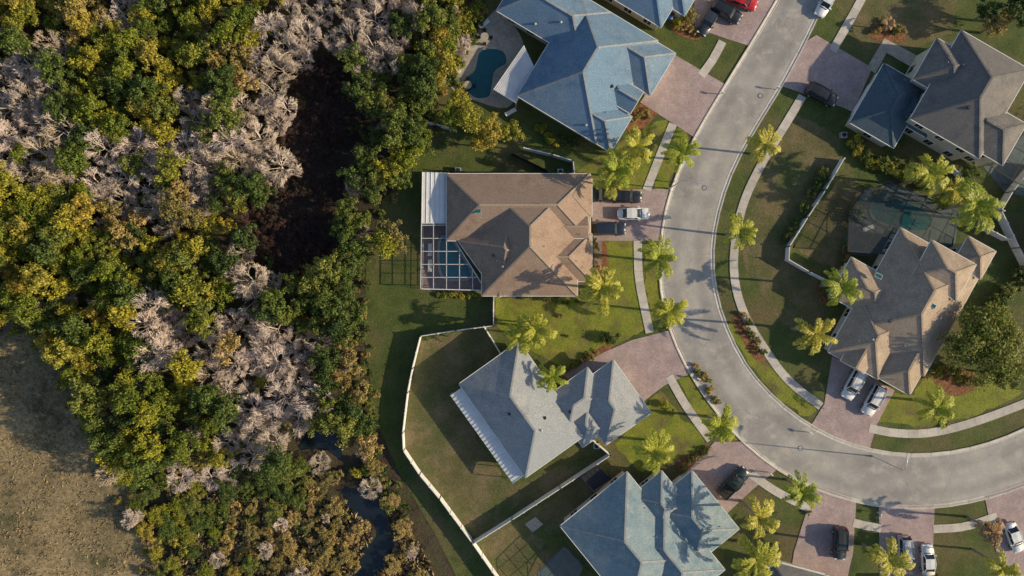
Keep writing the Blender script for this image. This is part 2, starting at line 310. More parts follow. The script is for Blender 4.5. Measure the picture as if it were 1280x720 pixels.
# ---------------------------------------------------------------- houses
class House:
    def __init__(s,name,roof,wall='stucco'):
        s.e=empty(name); s.roof=MB(); s.wall=MB(); s.win=MB(); s.vols=[]; s.rm=roof; s.wm=wall; s.k=0
    def vol(s,cx,cy,a,b,rot,ze=3.1,t=.56,gable='',garage=None,walls=True):
        s.k+=1; ze+=s.k*.017; ang=-math.radians(rot); k=(H-ze)/H*S
        c=W(cx,cy,ze); A=a*k;B=b*k; R=Matrix.Rotation(ang,3,'Z')
        s.vols.append((c.x,c.y,A,B,ang,ze,t,gable))
        P=lambda x,y,z: Vector((c.x,c.y,0))+R@Vector((x,y,0))+Vector((0,0,z))
        swap=B>A
        h=min(A,B)*t; zt=ze+h
        L,Wd=(A,B) if not swap else (B,A)
        Q=(lambda x,y,z:P(x,y,z)) if not swap else (lambda x,y,z:P(-y,x,z))
        r0=-(L-Wd) if '-' not in gable else -L
        r1=(L-Wd) if '+' not in gable else L
        cs=[(-L,-Wd),(L,-Wd),(L,Wd),(-L,Wd)]
        top=[Q(x,y,ze) for x,y in cs]; bot=[Q(x,y,ze-.2) for x,y in cs]; ra=Q(r0,0,zt); rb=Q(r1,0,zt)
        s.roof.add([*top,ra,rb],[(0,1,5,4),(2,3,4,5)],0)
        s.roof.add([top[1],top[2],rb],[(0,1,2)],2 if '+' in gable else 0)
        s.roof.add([top[3],top[0],ra],[(0,1,2)],2 if '-' in gable else 0)
        s.roof.add(top+bot,[(0,4,5,1),(1,5,6,2),(2,6,7,3),(3,7,4,0),(7,6,5,4)],1)
        for i in range(4):
            a_,b_=top[i],top[(i+1)%4]; s.roof.beam(a_-Vector((0,0,.06)),b_-Vector((0,0,.06)),.13,.14,1)
        up=Vector((0,0,.03))
        if (rb-ra).length>.1: s.roof.beam(ra+up,rb+up,.3,.06,3)
        for i,(q,r) in enumerate(((0,ra),(1,rb),(2,rb),(3,ra))):
            if ('-' in gable and i in(0,3)) or ('+' in gable and i in(1,2)): continue
            s.roof.beam(top[q]+up,r+up,.26,.06,3)
        if walls:
            ins=.55+s.k*.013; a2=A-ins;b2=B-ins
            wc=[P(-a2,-b2,0),P(a2,-b2,0),P(a2,b2,0),P(-a2,b2,0)]
            up=Vector((0,0,ze-.21)); s.wall.add(wc+[p+up for p in wc],[(0,1,5,4),(1,2,6,5),(2,3,7,6),(3,0,4,7)],0)
            for i in range(4):
                p,q=wc[i],wc[(i+1)%4]; d=q-p; ln=d.length; d.normalize(); n=Vector((d.y,-d.x,0)); az=math.atan2(d.y,d.x)
                if garage==i and ln>4.5:
                    m=(p+q)/2; wd=min(4.9,ln-1)
                    s.win.box(m+n*.03+Vector((0,0,1.15)),(wd+.3,.10,2.4),az,0)
                    for r in range(4): s.win.box(m+n*.07+Vector((0,0,.36+r*.53)),(wd,.08,.5),az,0)
                    continue
                floors=[1.45] if ze<4.5 else [1.45,4.3]
                nw=int(ln/3.3)
                for zf in floors:
                    for j in range(nw):
                        m=p+d*(ln*(j+.5)/nw)
                        s.win.box(m+n*.03+Vector((0,0,zf)),(1.4,.10,1.4),az,0)
                        for sx in(-1,1): s.win.box(m+n*.05+d*sx*.32+Vector((0,0,zf)),(.58,.10,1.24),az,1)
    def z(s,x,y):
        best=0
        for (cx,cy,A,B,ang,ze,t,g) in s.vols:
            dx,dy=x-cx,y-cy; u=dx*math.cos(-ang)-dy*math.sin(-ang); v=dx*math.sin(-ang)+dy*math.cos(-ang)
            if abs(u)<A and abs(v)<B:
                ha=A-abs(u); hb=B-abs(v); h=min(ha,hb)
                if g: h=hb if A>=B else ha
                best=max(best,ze+t*min(h,min(A,B)))
        return best
    def vents(s,n,seed):
        r=random.Random(seed); mb=MB(); c=0; tries=0
        while c<n and tries<400:
            tries+=1; V=r.choice(s.vols); x=V[0]+r.uniform(-.7,.7)*V[2]; y=V[1]+r.uniform(-.7,.7)*V[3]
            z=s.z(x,y)
            if z<3.4: continue
            k=r.random()
            if k<.6: mb.cyl((x,y,z-.3),(x,y,z+.3),.06,.06,8,0)
            elif k<.85: mb.box((x,y,z+.02),(.4,.4,.25),r.random(),1)
            else: mb.cyl((x,y,z-.3),(x,y,z+.2),.14,.14,10,0); mb.cyl((x,y,z+.2),(x,y,z+.32),.2,.08,10,0)
            c+=1
        mb.obj('roof_vents',[M['metal'],M['dark']],s.e)
    def finish(s,nv=5,seed=1,cap=None):
        capm=M[cap] if cap else M[s.rm]
        s.roof.obj('roof',[M[s.rm],M['white'],M[s.wm],capm],s.e)
        s.wall.obj('walls',[M[s.wm]],s.e); s.win.obj('windows_and_doors',[M['white'],M['glass']],s.e); s.vents(nv,seed)
def uv(ox,oy,rot,u,v):
    r=math.radians(rot); return (ox+u*math.cos(r)-v*math.sin(r), oy+u*math.sin(r)+v*math.cos(r))
def awning(parent,pts,z0,z1,name='awning',ribs=10,mat='awning'):
    P=[W(pts[0][0],pts[0][1],z0),W(pts[1][0],pts[1][1],z0),W(pts[2][0],pts[2][1],z1),W(pts[3][0],pts[3][1],z1)]
    mb=MB(); dn=Vector((0,0,-.1))
    mb.add(P+[p+dn for p in P],[(3,2,1,0),(4,5,6,7),(0,1,5,4),(1,2,6,5),(2,3,7,6),(3,0,4,7)])
    for i in range(ribs+1):
        t=i/ribs; mb.beam(P[0].lerp(P[1],t)+Vector((0,0,.03)),P[3].lerp(P[2],t)+Vector((0,0,.03)),.07,.08)
    for p in P: mb.cyl((p.x,p.y,0),(p.x,p.y,p.z-.1),.06,.06,6)
    mb.obj(name,[M[mat]],parent)
def cage(parent,poly,z,sp,mat,name='pool_cage',w=.09,rot=0,screen='screen'):
    P=[W(x,y,z) for x,y in poly]; mb=MB(); n=len(P)
    for i in range(n):
        a,b=P[i],P[(i+1)%n]; mb.beam(a,b,w*1.3,w*.6); mb.beam(a-Vector((0,0,z*.7)),b-Vector((0,0,z*.7)),.05,.05)
        k=max(1,int((b-a).length/(sp*1.4)))
        for j in range(k): q=a.lerp(b,j/k); mb.beam((q.x,q.y,0),q,.05,.05)
    ca,sa=math.cos(rot),math.sin(rot)
    for ax in(0,1):
        d=Vector((ca,sa,0)) if ax==0 else Vector((-sa,ca,0)); nn=Vector((-d.y,d.x,0))
        vals=[p.dot(nn) for p in P]; c=min(vals)+sp
        while c<max(vals)-.3:
            hits=[]
            for i in range(n):
                a,b=vals[i],vals[(i+1)%n]
                if (a-c)*(b-c)<0: hits.append(P[i].lerp(P[(i+1)%n],(c-a)/(b-a)))
            hits.sort(key=lambda q:q.dot(d))
            for i in range(0,len(hits)-1,2): mb.beam(hits[i],hits[i+1],w,w*.5)
            c+=sp
    mb.obj(name+'_frame',[M[mat]],parent)
    if screen: mk(name+'_screen',[p+Vector((0,0,.06)) for p in P],[tuple(range(n))],[M[screen]],None,parent)
def pool(parent,pts,mat,coping='stone'):
    sheet('pool',pts,.13,M[mat],parent,curve=True)
    A=resample(np.vstack([wp(smooth_path(pts,closed=True)),wp(smooth_path(pts,closed=True))[:1]]),step=.5)
    ribbon('pool_coping',A,[(-.18,.08),(-.18,.18),(.18,.18),(.18,.08)],M[coping],parent)

# H1
h=House('blue_roof_house','roof_blue'); q=lambda u,v:uv(740,90,31,u,v)
h.vol(*q(-7,-1),58,75,31,3.3,garage=None)
h.vol(*q(-80,-40),62,36,31,3.3)
h.vol(*q(34,-43),44,31,31,3.1,garage=1)
h.vol(*q(34,48),38,26,31,3.1)
h.vol(*q(46,4),22,16,31,3.4,gable='+')
h.finish(7,3,'roof_grey')
awning(h.e,[(655,57),(669,86),(645,129),(617,112)][::-1],2.6,2.9,'lanai_roof',14)
sheet('pool_deck',[(640,5),(632,15),(655,60),(640,130),(600,128),(563,108),(572,70),(590,45),(622,10)],.07,M['stone'],h.e,curve=True)
pool(h.e,[(598,66),(612,60),(630,64),(634,80),(620,90),(616,108),(612,122),(594,124),(582,112),(580,98),(592,88)],'poold')
# H2
h=House('brown_roof_house','roof_brown')
h.vol(648,259,90,42,0,3.2)
h.vol(662,298,60,72,0,3.3)
h.vol(694,246,46,25,0,3.1,garage=1)
h.vol(699,322,41,30,0,3.1)
h.vol(632,312,44,42,54,3.2)
h.vol(711,284,24,14,0,3.5,gable='+')
h.finish(7,5,'roof_tan')
awning(h.e,[(528,215),(561,216),(561,279),(527,279)],2.8,2.8,'lanai_roof',6)
sheet('pool_deck',[(528,216),(562,216),(562,290),(612,368),(528,362)],.07,M['deck'],h.e)
cage(h.e,[(527,279),(562,279),(568,300),(607,363),(526,361)],2.8,1.9,'white',w=.10)
pool(h.e,[(552,296),(566,302),(578,320),(590,345),(572,350),(553,346),(548,320)],'poolw')
# H4
h=House('grey_roof_house','roof_grey')
q=lambda u,v:uv(647,516,54.6,u,v)
h.vol(*q(0,-7),72,46,54.6,3.6)
h.vol(762,503,41,35,54.6,3.1,garage=0)
h.vol(722,500,26,34,54.6,3.2)
h.vol(732,530,22,20,54.6,3.0)
h.finish(6,9)
awning(h.e,[q(-66,38),q(68,38),q(68,56),q(-66,56)],3.2,2.7,'patio_roof',26)
# H5
h=House('teal_roof_house','roof_teal')
h.vol(786,678,70,54,51,3.6)
h.vol(866,648,47,37,51,3.1,garage=3)
h.vol(836,692,60,42,51,3.3)
h.vol(826,628,30,26,51,3.4)
h.finish(7,12,'roof_grey')
sheet('patio',[(672,714),(705,682),(730,705),(715,745),(672,745)],.07,M['slate'],h.e)
cage(h.e,[(675,714),(705,684),(730,706),(712,742),(678,742)],2.8,2.0,'dark',rot=.7,w=.07)
sheet('canopy_pad',[(725,596),(748,582),(766,600),(742,615)],.08,M['deck'],h.e)
awning(h.e,[(727,596),(748,583),(764,599),(742,613)],2.3,2.3,'metal_canopy',4,'dark')
# H3
h=House('charcoal_roof_house','roof_umber')
h.vol(1213,118,50,64,30,5.7)
h.vol(1182,88,30,30,30,5.4)
h.vol(1232,160,42,30,30,5.5)
h.finish(5,14)
g=House('charcoal_roof_garage','roof_dark'); g.vol(1111,132,32,43,30,3.0,t=.45,garage=3); g.vol(1146,140,26,22,30,2.9); g.finish(2,15)
sheet('pool_deck',[(1228,208),(1250,205),(1300,140),(1340,150),(1300,250),(1255,240)],.07,M['slate'],h.e)
cage(h.e,[(1236,206),(1262,178),(1288,130),(1340,150),(1300,240),(1270,228)],2.9,2.2,'dark',rot=-.5)
# H6
h=House('tan_roof_house','roof_tan'); q=lambda u,v:uv(1130,392,29,u,v)
h.vol(*q(2,-18),58,74,29,3.2)
h.vol(*q(-24,48),36,40,29,3.1,garage=0)
h.vol(*q(32,50),24,36,29,3.05)
h.vol(*q(-58,-2),34,28,29,3.0)
h.vol(*q(-24,62),17,28,29,3.5,gable='-')
h.vol(1180,338,32,26,29,5.2)
h.vol(1218,322,20,20,29,4.0)
h.finish(6,18)
sheet('pool_deck',[(1060,268),(1080,236),(1114,226),(1200,264),(1192,312),(1120,322),(1056,318)],.07,M['slate'],h.e)
pool(h.e,[(1092,250),(1120,248),(1162,268),(1158,288),(1122,286),(1090,272)],'poold','slate')
cage(h.e,[(1062,268),(1080,238),(1114,228),(1198,265),(1190,308),(1118,318),(1060,314)],2.9,2.2,'dark',rot=-.48,screen='screen2',w=.13)
# off-frame neighbours partly visible
h=House('slate_roof_house','roof_blue'); h.vol(800,-42,62,52,31,3.2); h.vol(846,-14,26,24,31,3.1); h.finish(3,21)
h=House('taupe_roof_house','roof_umber'); h.vol(1010,765,60,50,15,3.2); h.vol(1000,728,30,18,15,3.0); h.finish(3,22)
h=House('neutral_roof_house','roof_grey'); h.vol(1200,790,50,55,0,3.2); h.finish(3,23)
h=House('sand_roof_house','roof_tan'); h.vol(1370,290,60,50,10,3.2); h.finish(3,24)

for (x,y,z,r) in [(597,264,5.4,0),(1165,382,6.3,.5),(1098,345,4.9,.5),(1141,398,5.9,.5)]:
    p=W(x,y,z); mb=MB(); mb.box(p,(1.0,.65,.35),-r,0); mb.box(p+Vector((0,0,.19)),(.85,.5,.05),-r,1); mb.obj('skylight',[M['metal'],M['poold']])

# ---------------------------------------------------------------- fences
def fence(pts,h=1.75,name='white_vinyl_fence',mat='white',w=.06):
    P=[W(x,y,h*.6) for x,y in pts]; mb=MB()
    for p in P: p.z=0
    for a,b in zip(P[:-1],P[1:]):
        L=(b-a).length; k=max(1,round(L/2.4))
        mb.beam(a+Vector((0,0,h/2)),b+Vector((0,0,h/2)),w*.5,h-.1)
        mb.beam(a+Vector((0,0,h)),b+Vector((0,0,h)),w*1.7,.09); mb.beam(a+Vector((0,0,.15)),b+Vector((0,0,.15)),w*1.4,.12)
        for j in range(k+1):
            q=a.lerp(b,j/k); mb.box((q.x,q.y,(h+.1)/2),(.14,.14,h+.12),0); mb.box((q.x,q.y,h+.13),(.18,.18,.05),0)
    mb.obj(name,[M[mat]])
fence([(617,370),(617,407),(570,413),(526,420),(516,460),(510,490),(504,540),(505,562),(525,592),(550,622),(590,676),(628,730),(660,775)])
fence([(605,408),(625,441)])
fence([(592,678),(640,648),(700,609),(762,568)])
fence([(762,568),(735,545)])
fence([(655,186),(690,194),(716,202),(718,222)])
fence([(520,150),(545,156),(570,163)])
fence([(1053,199),(1030,238),(1008,272),(985,308),(984,325)],.0+1.5)
fence([(984,325),(1010,340),(1042,356)])
fence([(1290,205),(1262,240),(1248,264),(1270,310),(1292,352)])
fence([(1225,283),(1258,300)])
fence([(1190,212),(1252,264)],1.4)
fence([(640,192),(700,222),(560,214)],1.5,'dark_metal_fence','dark',.04)

# ---------------------------------------------------------------- vehicles
PAINT={}
def paint(c):
    if c not in PAINT:
        cols={'white':(.8,.8,.79),'black':(.018,.02,.024),'dark':(.035,.045,.06),'navy':(.02,.03,.05),'red':(.5,.015,.02),'silver':(.5,.52,.54),'green':(.025,.045,.045),'blue':(.03,.12,.4)}
        PAINT[c]=flat('car_paint_'+c,cols[c],.3,.1,.5,.8,.03)
    return PAINT[c]
def car(px,py,ang,kind,c,name='parked_car',L=None):
    e=empty(name); z0=.11
    top=1.7 if kind=='suv' else 1.85 if kind=='pickup' else 1.45
    L=L or {'sedan':4.7,'suv':4.9,'pickup':5.6}[kind]; w={'sedan':.91,'suv':.97,'pickup':1.0}[kind]
    belt={'sedan':.95,'suv':1.08,'pickup':1.15}[kind]
    hl=L/2
    st=[(-1,.72,.62),(-.985,.84,belt*.86),(-.93,.93,belt*.97),(-.8,.98,belt),(-.5,1,belt+.02),(0,1,belt+.02),(.35,1,belt),(.6,.985,belt-.05),(.8,.95,belt-.12),(.93,.86,belt-.2),(.985,.74,belt-.3),(1,.6,.55)]
    vs=[];fs=[];K=9
    for x,ww,zt in st:
        W_=w*ww; X=x*hl
        ring=[(-.9,.28),(-1,.42),(-1,zt-.18),(-.95,zt-.05),(0,zt+.03),(.95,zt-.05),(1,zt-.18),(1,.42),(.9,.28)]
        for yy,z in ring: vs.append((X,yy*W_,max(z,.28)))
    for i in range(len(st)-1):
        for k in range(K-1): a=i*K+k; fs.append((a,a+1,a+K+1,a+K))
        fs.append((i*K+K-1,i*K,(i+1)*K,(i+1)*K+K-1))
    fs.append(tuple(range(K))[::-1]); fs.append(tuple(range((len(st)-1)*K,len(st)*K)))
    mk('body',vs,fs,[paint(c)],None,e,True)
    if kind=='sedan': xs=(.98,.36,-1.05,-1.7)
    elif kind=='suv': xs=(1.12,.58,-2.02,-2.30)
    else: xs=(1.25,.7,-.75,-.95)
    wb,wt=w*.93,w*.80; zb=belt-.03
    C=[(xs[0],-wb*.86,zb-.05),(xs[0],wb*.86,zb-.05),(xs[1],-wt*.92,top-.04),(xs[1],wt*.92,top-.04),(xs[2],-wt*.92,top-.05),(xs[2],wt*.92,top-.05),(xs[3],-wb*.86,zb),(xs[3],wb*.86,zb),
       (xs[1]+.05,-wb,zb),(xs[1]+.05,wb,zb),(xs[2]-.05,-wb,zb),(xs[2]-.05,wb,zb),((xs[1]+xs[2])/2,-wt,top),((xs[1]+xs[2])/2,wt,top),((xs[1]+xs[2])/2,0,top+.04),(xs[1]-.02,0,top),(xs[2]+.02,0,top-.01)]
    F=[(0,1,3,15,2),(6,4,16,5,7),(2,12,4,10,8),(3,9,11,5,13),(0,2,8),(1,9,3),(6,10,4),(7,5,11),(2,15,14,12),(15,3,13,14),(12,14,16,4),(14,13,5,16)]
    mk('cabin',C,F,[M['glass'],paint(c)],[0]*8+[1]*4,e)
    mb=MB()
    V=[Vector(p) for p in C]
    for a_,b_ in ((0,2),(1,3),(4,6),(5,7)): mb.beam(V[a_],V[b_],.09,.07,0)
    for a_,b_ in ((2,3),(4,5),(2,12),(12,4),(3,13),(13,5)): mb.beam(V[a_],V[b_],.10,.06,0)
    for sgn in(-1,1):
        m0=Vector(((xs[1]+xs[2])/2,sgn*wb,zb)); mb.beam(m0,Vector((m0.x,sgn*wt,top-.03)),.08,.06,0)
        mb.box((xs[0]-.25,sgn*(w+.10),belt+.02),(.16,.22,.15),0,0)
        mb.box((hl*.93,sgn*w*.62,belt-.28),(.22,.38,.14),-sgn*.35,1)
        mb.box((-hl*.965,sgn*w*.68,belt-.16),(.16,.3,.18),sgn*.2,2)
        if kind=='suv': mb.beam((xs[1]-.1,sgn*wt*.85,top+.06),(xs[2]+.2,sgn*wt*.85,top+.06),.05,.05,3)
    mb.box((hl*.975,0,.5),(.12,w*1.1,.2),0,3); mb.box((-hl*.985,0,.5),(.1,w*1.2,.18),0,3)
    mb.box((xs[0]+.12,0,belt+.0),(.12,w*1.5,.04),0,3)
    if kind=='pickup':
        mb.box((-hl*.62,0,belt+.0),(1.65,w*1.62,.1),0,3)
        for sgn in(-1,1): mb.box((-hl*.62,sgn*w*.91,belt+.05),(1.75,.12,.12),0,0)
        mb.box((-hl*.95,0,belt+.05),(.1,w*1.7,.12),0,0)
    mb.obj('trim_and_lights',[paint(c),M['lens'],M['red'],M['dark']],e)
    wm=MB()
    for sx in(-.62,.62):
        for sgn in(-1,1):
            x=sx*hl; wm.cyl((x,sgn*(w-.22),.34),(x,sgn*(w+.01),.34),.34,.34,16,0); wm.cyl((x,sgn*(w),.34),(x,sgn*(w+.03),.34),.2,.17,10,1)
    wm.obj('wheels',[M['rubber'],M['metal']],e)
    p=W(px,py,.8); e.location=(p.x,p.y,z0); e.rotation_euler=(0,0,-math.radians(ang))
car(792,267,0,'sedan','white',L=4.9); car(762,286,0,'suv','navy'); car(757,244,180,'suv','black'); car(783,246,0,'sedan','black')
car(886,26,120,'sedan','dark'); car(908,15,30,'suv','black'); car(928,1,20,'sedan','red'); car(1033,3,120,'sedan','white')
car(1027,118,28,'suv','black'); car(1067,480,118,'suv','white'); car(1092,500,118,'suv','white')
car(917,603,-45,'pickup','green'); car(1050,679,93,'suv','dark'); car(1131,690,88,'suv','silver'); car(1160,700,-92,'sedan','white'); car(1268,672,70,'sedan','white')
car(826,10,28,'sedan','blue')

def lamp(px,py,ang,h=8.2):
    p=W(px,py); mb=MB(); mb.cyl((0,0,0),(0,0,.5),.16,.13,10); mb.cyl((0,0,.5),(0,0,h),.09,.06,10)
    pts=[Vector((0,0,h)),Vector((.5,0,h+.35)),Vector((1.2,0,h+.5)),Vector((1.9,0,h+.5))]
    for a,b in zip(pts[:-1],pts[1:]): mb.cyl(a,b,.05,.05,8)
    mb.box((2.2,0,h+.48),(.75,.32,.14)); mb.box((2.25,0,h+.40),(.5,.24,.05),0,1)
    o=mb.obj('street_lamp',[M['metal'],M['lens']]); o.location=p; o.rotation_euler=(0,0,-math.radians(ang))
lamp(836,236,10); lamp(1090,570,-80)
def mailbox(px,py,ang):
    p=W(px,py); mb=MB(); mb.box((0,0,.55),(.1,.1,1.1)); mb.box((.1,0,1.15),(.5,.2,.18)); mb.cyl((-.15,0,1.24),(.35,0,1.24),.1,.1,8); mb.box((.2,.12,1.3),(.04,.02,.2),0,1)
    o=mb.obj('mailbox',[M['white'],M['red']]); o.location=p; o.rotation_euler=(0,0,-math.radians(ang))
for a in [(824,306,0),(842,228,0),(870,472,30),(960,590,40),(1096,640,90),(970,112,200),(1010,540,220),(900,118,30)]: mailbox(*a)
for (x,y) in [(700,216),(573,214),(745,556),(1052,170),(1228,410)]:
    p=W(x,y); mb=MB(); mb.box((0,0,.45),(.85,.85,.8)); mb.cyl((0,0,.85),(0,0,.9),.34,.34,14,1)
    for i in range(6): mb.box((0,.43,.2+i*.1),(.7,.02,.03),0,1)
    o=mb.obj('air_conditioner',[M['metal'],M['dark']]); o.location=p
for (x,y,c) in [(822,14,'blue'),(838,20,'green'),(1118,470,'green')]:
    p=W(x,y); mb=MB()
    mb.add([(-.25,-.25,.1),(.25,-.25,.1),(.25,.25,.1),(-.25,.25,.1),(-.32,-.36,1),(.32,-.36,1),(.32,.36,1),(-.32,.36,1)],[(0,1,5,4),(1,2,6,5),(2,3,7,6),(3,0,4,7),(3,2,1,0),(4,5,6,7)])
    mb.box((0,0,1.04),(.7,.78,.08)); mb.cyl((-.35,.3,.12),(.35,.3,.12),.12,.12,10,1)
    o=mb.obj('wheelie_bin',[paint(c),M['rubber']]); o.location=p
def table(px,py):
    p=W(px,py); mb=MB(); mb.cyl((0,0,.7),(0,0,.75),.6,.6,16); mb.cyl((0,0,.1),(0,0,.7),.05,.05,8)
    for i in range(4):
        a=i*math.pi/2; c=Vector((math.cos(a)*.95,math.sin(a)*.95,.45)); mb.box(c,(.45,.45,.06),a,1); mb.box(c+Vector((math.cos(a)*.2,math.sin(a)*.2,.25)),(.05,.45,.45),a,1)
        mb.box(c-Vector((0,0,.2)),(.38,.38,.36),a,1)
    o=mb.obj('patio_table_and_chairs',[M['stone'],M['dark']]); o.location=p+Vector((0,0,.07))
table(585,108); table(606,48)
def lounger(px,py,ang):
    p=W(px,py); mb=MB(); mb.box((0,0,.35),(1.3,.6,.08)); mb.beam((-.6,0,.37),(-1.15,0,.75),.6,.08)
    for x in(-.5,.5):
        for y in(-.25,.25): mb.box((x,y,.17),(.06,.06,.32),0,1)
    o=mb.obj('sun_lounger',[M['white'],M['metal']]); o.location=p+Vector((0,0,.07)); o.rotation_euler=(0,0,math.radians(ang))
for a in [(607,30,40),(575,84,80),(640,140,30),(538,310,90),(538,330,90),(1085,285,20)]: lounger(*a)

# ---------------------------------------------------------------- vegetation prototypes
def quads(pos,nrm,size,rng,asp=.6):
    n=len(pos); nrm=nrm/np.linalg.norm(nrm,axis=1)[:,None]; r=rng.normal(size=(n,3)); t=np.cross(nrm,r); t/=np.linalg.norm(t,axis=1)[:,None]; b=np.cross(nrm,t)
    s=size[:,None]
    V=np.stack([pos-t*s,pos-b*s*asp,pos+t*s,pos+b*s*asp],1).reshape(-1,3)
    F=np.arange(4*n).reshape(-1,4)
    return V,F
def proto(name,parts,mats):
    V=[];F=[];MI=[];o=0
    for v,f,m in parts:
        v=np.asarray(v,float)
        V.append(v); F+= [tuple(int(i)+o for i in q) for q in f]; MI+=[m]*len(f); o+=len(v)
    V=np.vstack(V); me=bpy.data.meshes.new(name); me.from_pydata(V.tolist(),[],F)
    for m in mats: me.materials.append(m)
    me.polygons.foreach_set('material_index',MI); me.update(); return me
def seg_parts(segs,n=4):
    mb=MB()
    for a,b,r0,r1 in segs: mb.cyl(a,b,r0,r1,n,0,False)
    return [tuple(v) for v in mb.v],mb.f
def leafy(name,seed,R,Ht,nc,npc,ls,mat,sq=.75,low=.25,trunk=.2,cr=(.2,.36)):
    rng=np.random.default_rng(seed); C=[];cz=Ht-R*sq
    lob=rng.uniform(.55,1.25,9)
    for i in range(nc):
        a=rng.uniform(0,2*math.pi); e=math.asin(rng.uniform(-low,1)); rr=R*rng.uniform(.35,.88)*lob[int(a/(2*math.pi)*9)%9]
        C.append((math.cos(a)*math.cos(e)*rr,math.sin(a)*math.cos(e)*rr,cz+math.sin(e)*rr*sq))
    C=np.array(C); rad=R*rng.uniform(cr[0],cr[1],nc)
    idx=np.repeat(np.arange(nc),npc); n=len(idx); d=rng.normal(size=(n,3)); d/=np.linalg.norm(d,axis=1)[:,None]
    pos=C[idx]+d*(rad[idx]*rng.uniform(.35,1.3,n))[:,None]*np.array([1,1,.8])
    nrm=d*.9+np.array([0,0,.5])+rng.normal(size=(n,3))*.6
    V,F=quads(pos,nrm,ls*rng.uniform(.6,1.3,n),rng)
    segs=[(Vector((0,0,-.1)),Vector((0,0,cz*.6)),trunk,trunk*.75)]
    for i in range(0,nc,max(1,nc//9)): segs.append((Vector((0,0,cz*.55)),Vector(C[i]),trunk*.5,.03))
    sv,sf=seg_parts(segs,6)
    return proto(name,[(V,F,0),(sv,sf,1)],[mat,M['bark']])
def bare(name,seed,R,Ht,mat,lev=(8,4,4,4,3),w0=.12,thin=.022):
    rng=random.Random(seed); segs=[]; cen=Vector((0,0,Ht-R*.75)); lob=[rng.uniform(.7,1.15) for _ in range(8)]
    def br(p,d,L,r,l):
        q=p+d*L; v=q-cen; a=int((math.atan2(v.y,v.x)/6.283+.5)*8)%8; lim=R*lob[a]*rng.uniform(.85,1.08)
        vv=Vector((v.x,v.y,v.z*1.3))
        if vv.length>lim: q=cen+v*(lim/vv.length)
        if (q-p).length<.06: return
        segs.append((p,q,r,max(thin*.6,r*.6)))
        if l>=len(lev): return
        for i in range(lev[l]):
            s=p.lerp(q,rng.uniform(.35,1)) if l>0 else p.lerp(q,rng.uniform(.6,1))
            rad=(s-cen); rad=rad.normalized() if rad.length>.1 else Vector((0,0,1))
            nd=(d*.8+rad*.5+Vector((rng.gauss(0,1),rng.gauss(0,1),rng.gauss(.1,.8)))*.6).normalized()
            if l==0: az=i*6.28/lev[0]+rng.random(); nd=Vector((math.cos(az),math.sin(az),rng.uniform(.25,1.6))).normalized()
            br(s,nd,[R*.52,R*.38,R*.28,R*.2,R*.14][l]*rng.uniform(.7,1.2),max(thin,r*.55),l+1)
    br(Vector((0,0,-.1)),Vector((rng.gauss(0,.05),rng.gauss(0,.05),1)).normalized(),Ht*.5,w0,0)
    sv,sf=seg_parts(segs,3)
    return proto(name,[(sv,sf,0)],[mat])
def palm(name,seed,Ht=7,R=3.1,nf=15,mat=None):
    rng=random.Random(seed); mb=MB()
    bend=Vector((rng.gauss(0,.15),rng.gauss(0,.15),0)); prev=Vector((0,0,-.1)); r=.21
    for i in range(1,8):
        t=i/7; q=Vector((bend.x*t*t*2,bend.y*t*t*2,Ht*t)); mb.cyl(prev,q,r*1.04,r*.93,8,1,False); r*=.95; prev=q
    topp=prev; mb.cyl(topp-Vector((0,0,.1)),topp+Vector((0,0,.7)),.17,.06,8,0)
    for f in range(nf):
        az=f*2.399+rng.gauss(0,.15); el=[.95,.6,.3,.05][f%4]+rng.gauss(0,.1); L=R*rng.uniform(.9,1.2)*(.8 if f%4==0 else 1)
        p=topp+Vector((0,0,.45)); ns=13; tw=rng.gauss(0,.15)
        for s in range(ns):
            t=s/ns; e=el-1.3*t*t-.25*t; d=Vector((math.cos(az+tw*t)*math.cos(e),math.sin(az+tw*t)*math.cos(e),math.sin(e)))
            q=p+d*(L/ns); mb.beam(p,q,.06*(1-t)+.03,.04,0)
            if s>=1:
                side=Vector((-math.sin(az),math.cos(az),0))
                for sg in(-1,1):
                    for jj in range(2):
                        ln=.62*math.sin(math.pi*min(1,(t*.8+.18)))**.6*rng.uniform(.8,1.15)
                        o=p.lerp(q,(jj+rng.random())*.5)
                        ld=(side*sg*.8+d*.6+Vector((0,0,rng.uniform(-.35,.3)))).normalized()
                        m=o+ld*ln*.55; tip=m+(ld+Vector((0,0,-.3))).normalized()*ln*.5; wv=d*.075
                        mb.add([o-wv*.6,o+wv*.6,m+wv*1.2,m-wv*1.2],[(0,1,2,3)],0); mb.add([m-wv*1.2,m+wv*1.2,tip],[(0,1,2)],0)
            p=q
    me=proto(name,[([tuple(v) for v in mb.v],mb.f,0)],[mat or M['palmleaf'],M['palmbark']]); me.polygons.foreach_set('material_index',mb.m); return me
PT={}
PT['greenA']=[leafy('tree_a%d'%i,20+i,2.6,6,32,80,.15,M['leafA'],cr=(.13,.27)) for i in range(5)]
PT['greenB']=[leafy('tree_b%d'%i,40+i,2.6,6,32,80,.15,M['leafB'],cr=(.13,.27)) for i in range(4)]
PT['olive']=[leafy('tree_c%d'%i,50+i,2.4,5.5,28,70,.14,M['leafC'],cr=(.13,.25)) for i in range(3)]
PT['bare']=[bare('bare_%d'%i,60+i,2.8,5.6,M['bareA']) for i in range(6)]
PT['brush']=[bare('brush_%d'%i,70+i,1.7,1.8,M['brush'],lev=(7,5,5),w0=.05,thin=.03) for i in range(3)]
PT['shrubA']=[leafy('shrub_a%d'%i,80+i,1.2,1.7,12,55,.13,M['leafA'],sq=.7) for i in range(2)]
PT['shrubB']=[leafy('shrub_b%d'%i,84+i,1.2,1.7,12,55,.13,M['leafB'],sq=.7) for i in range(2)]
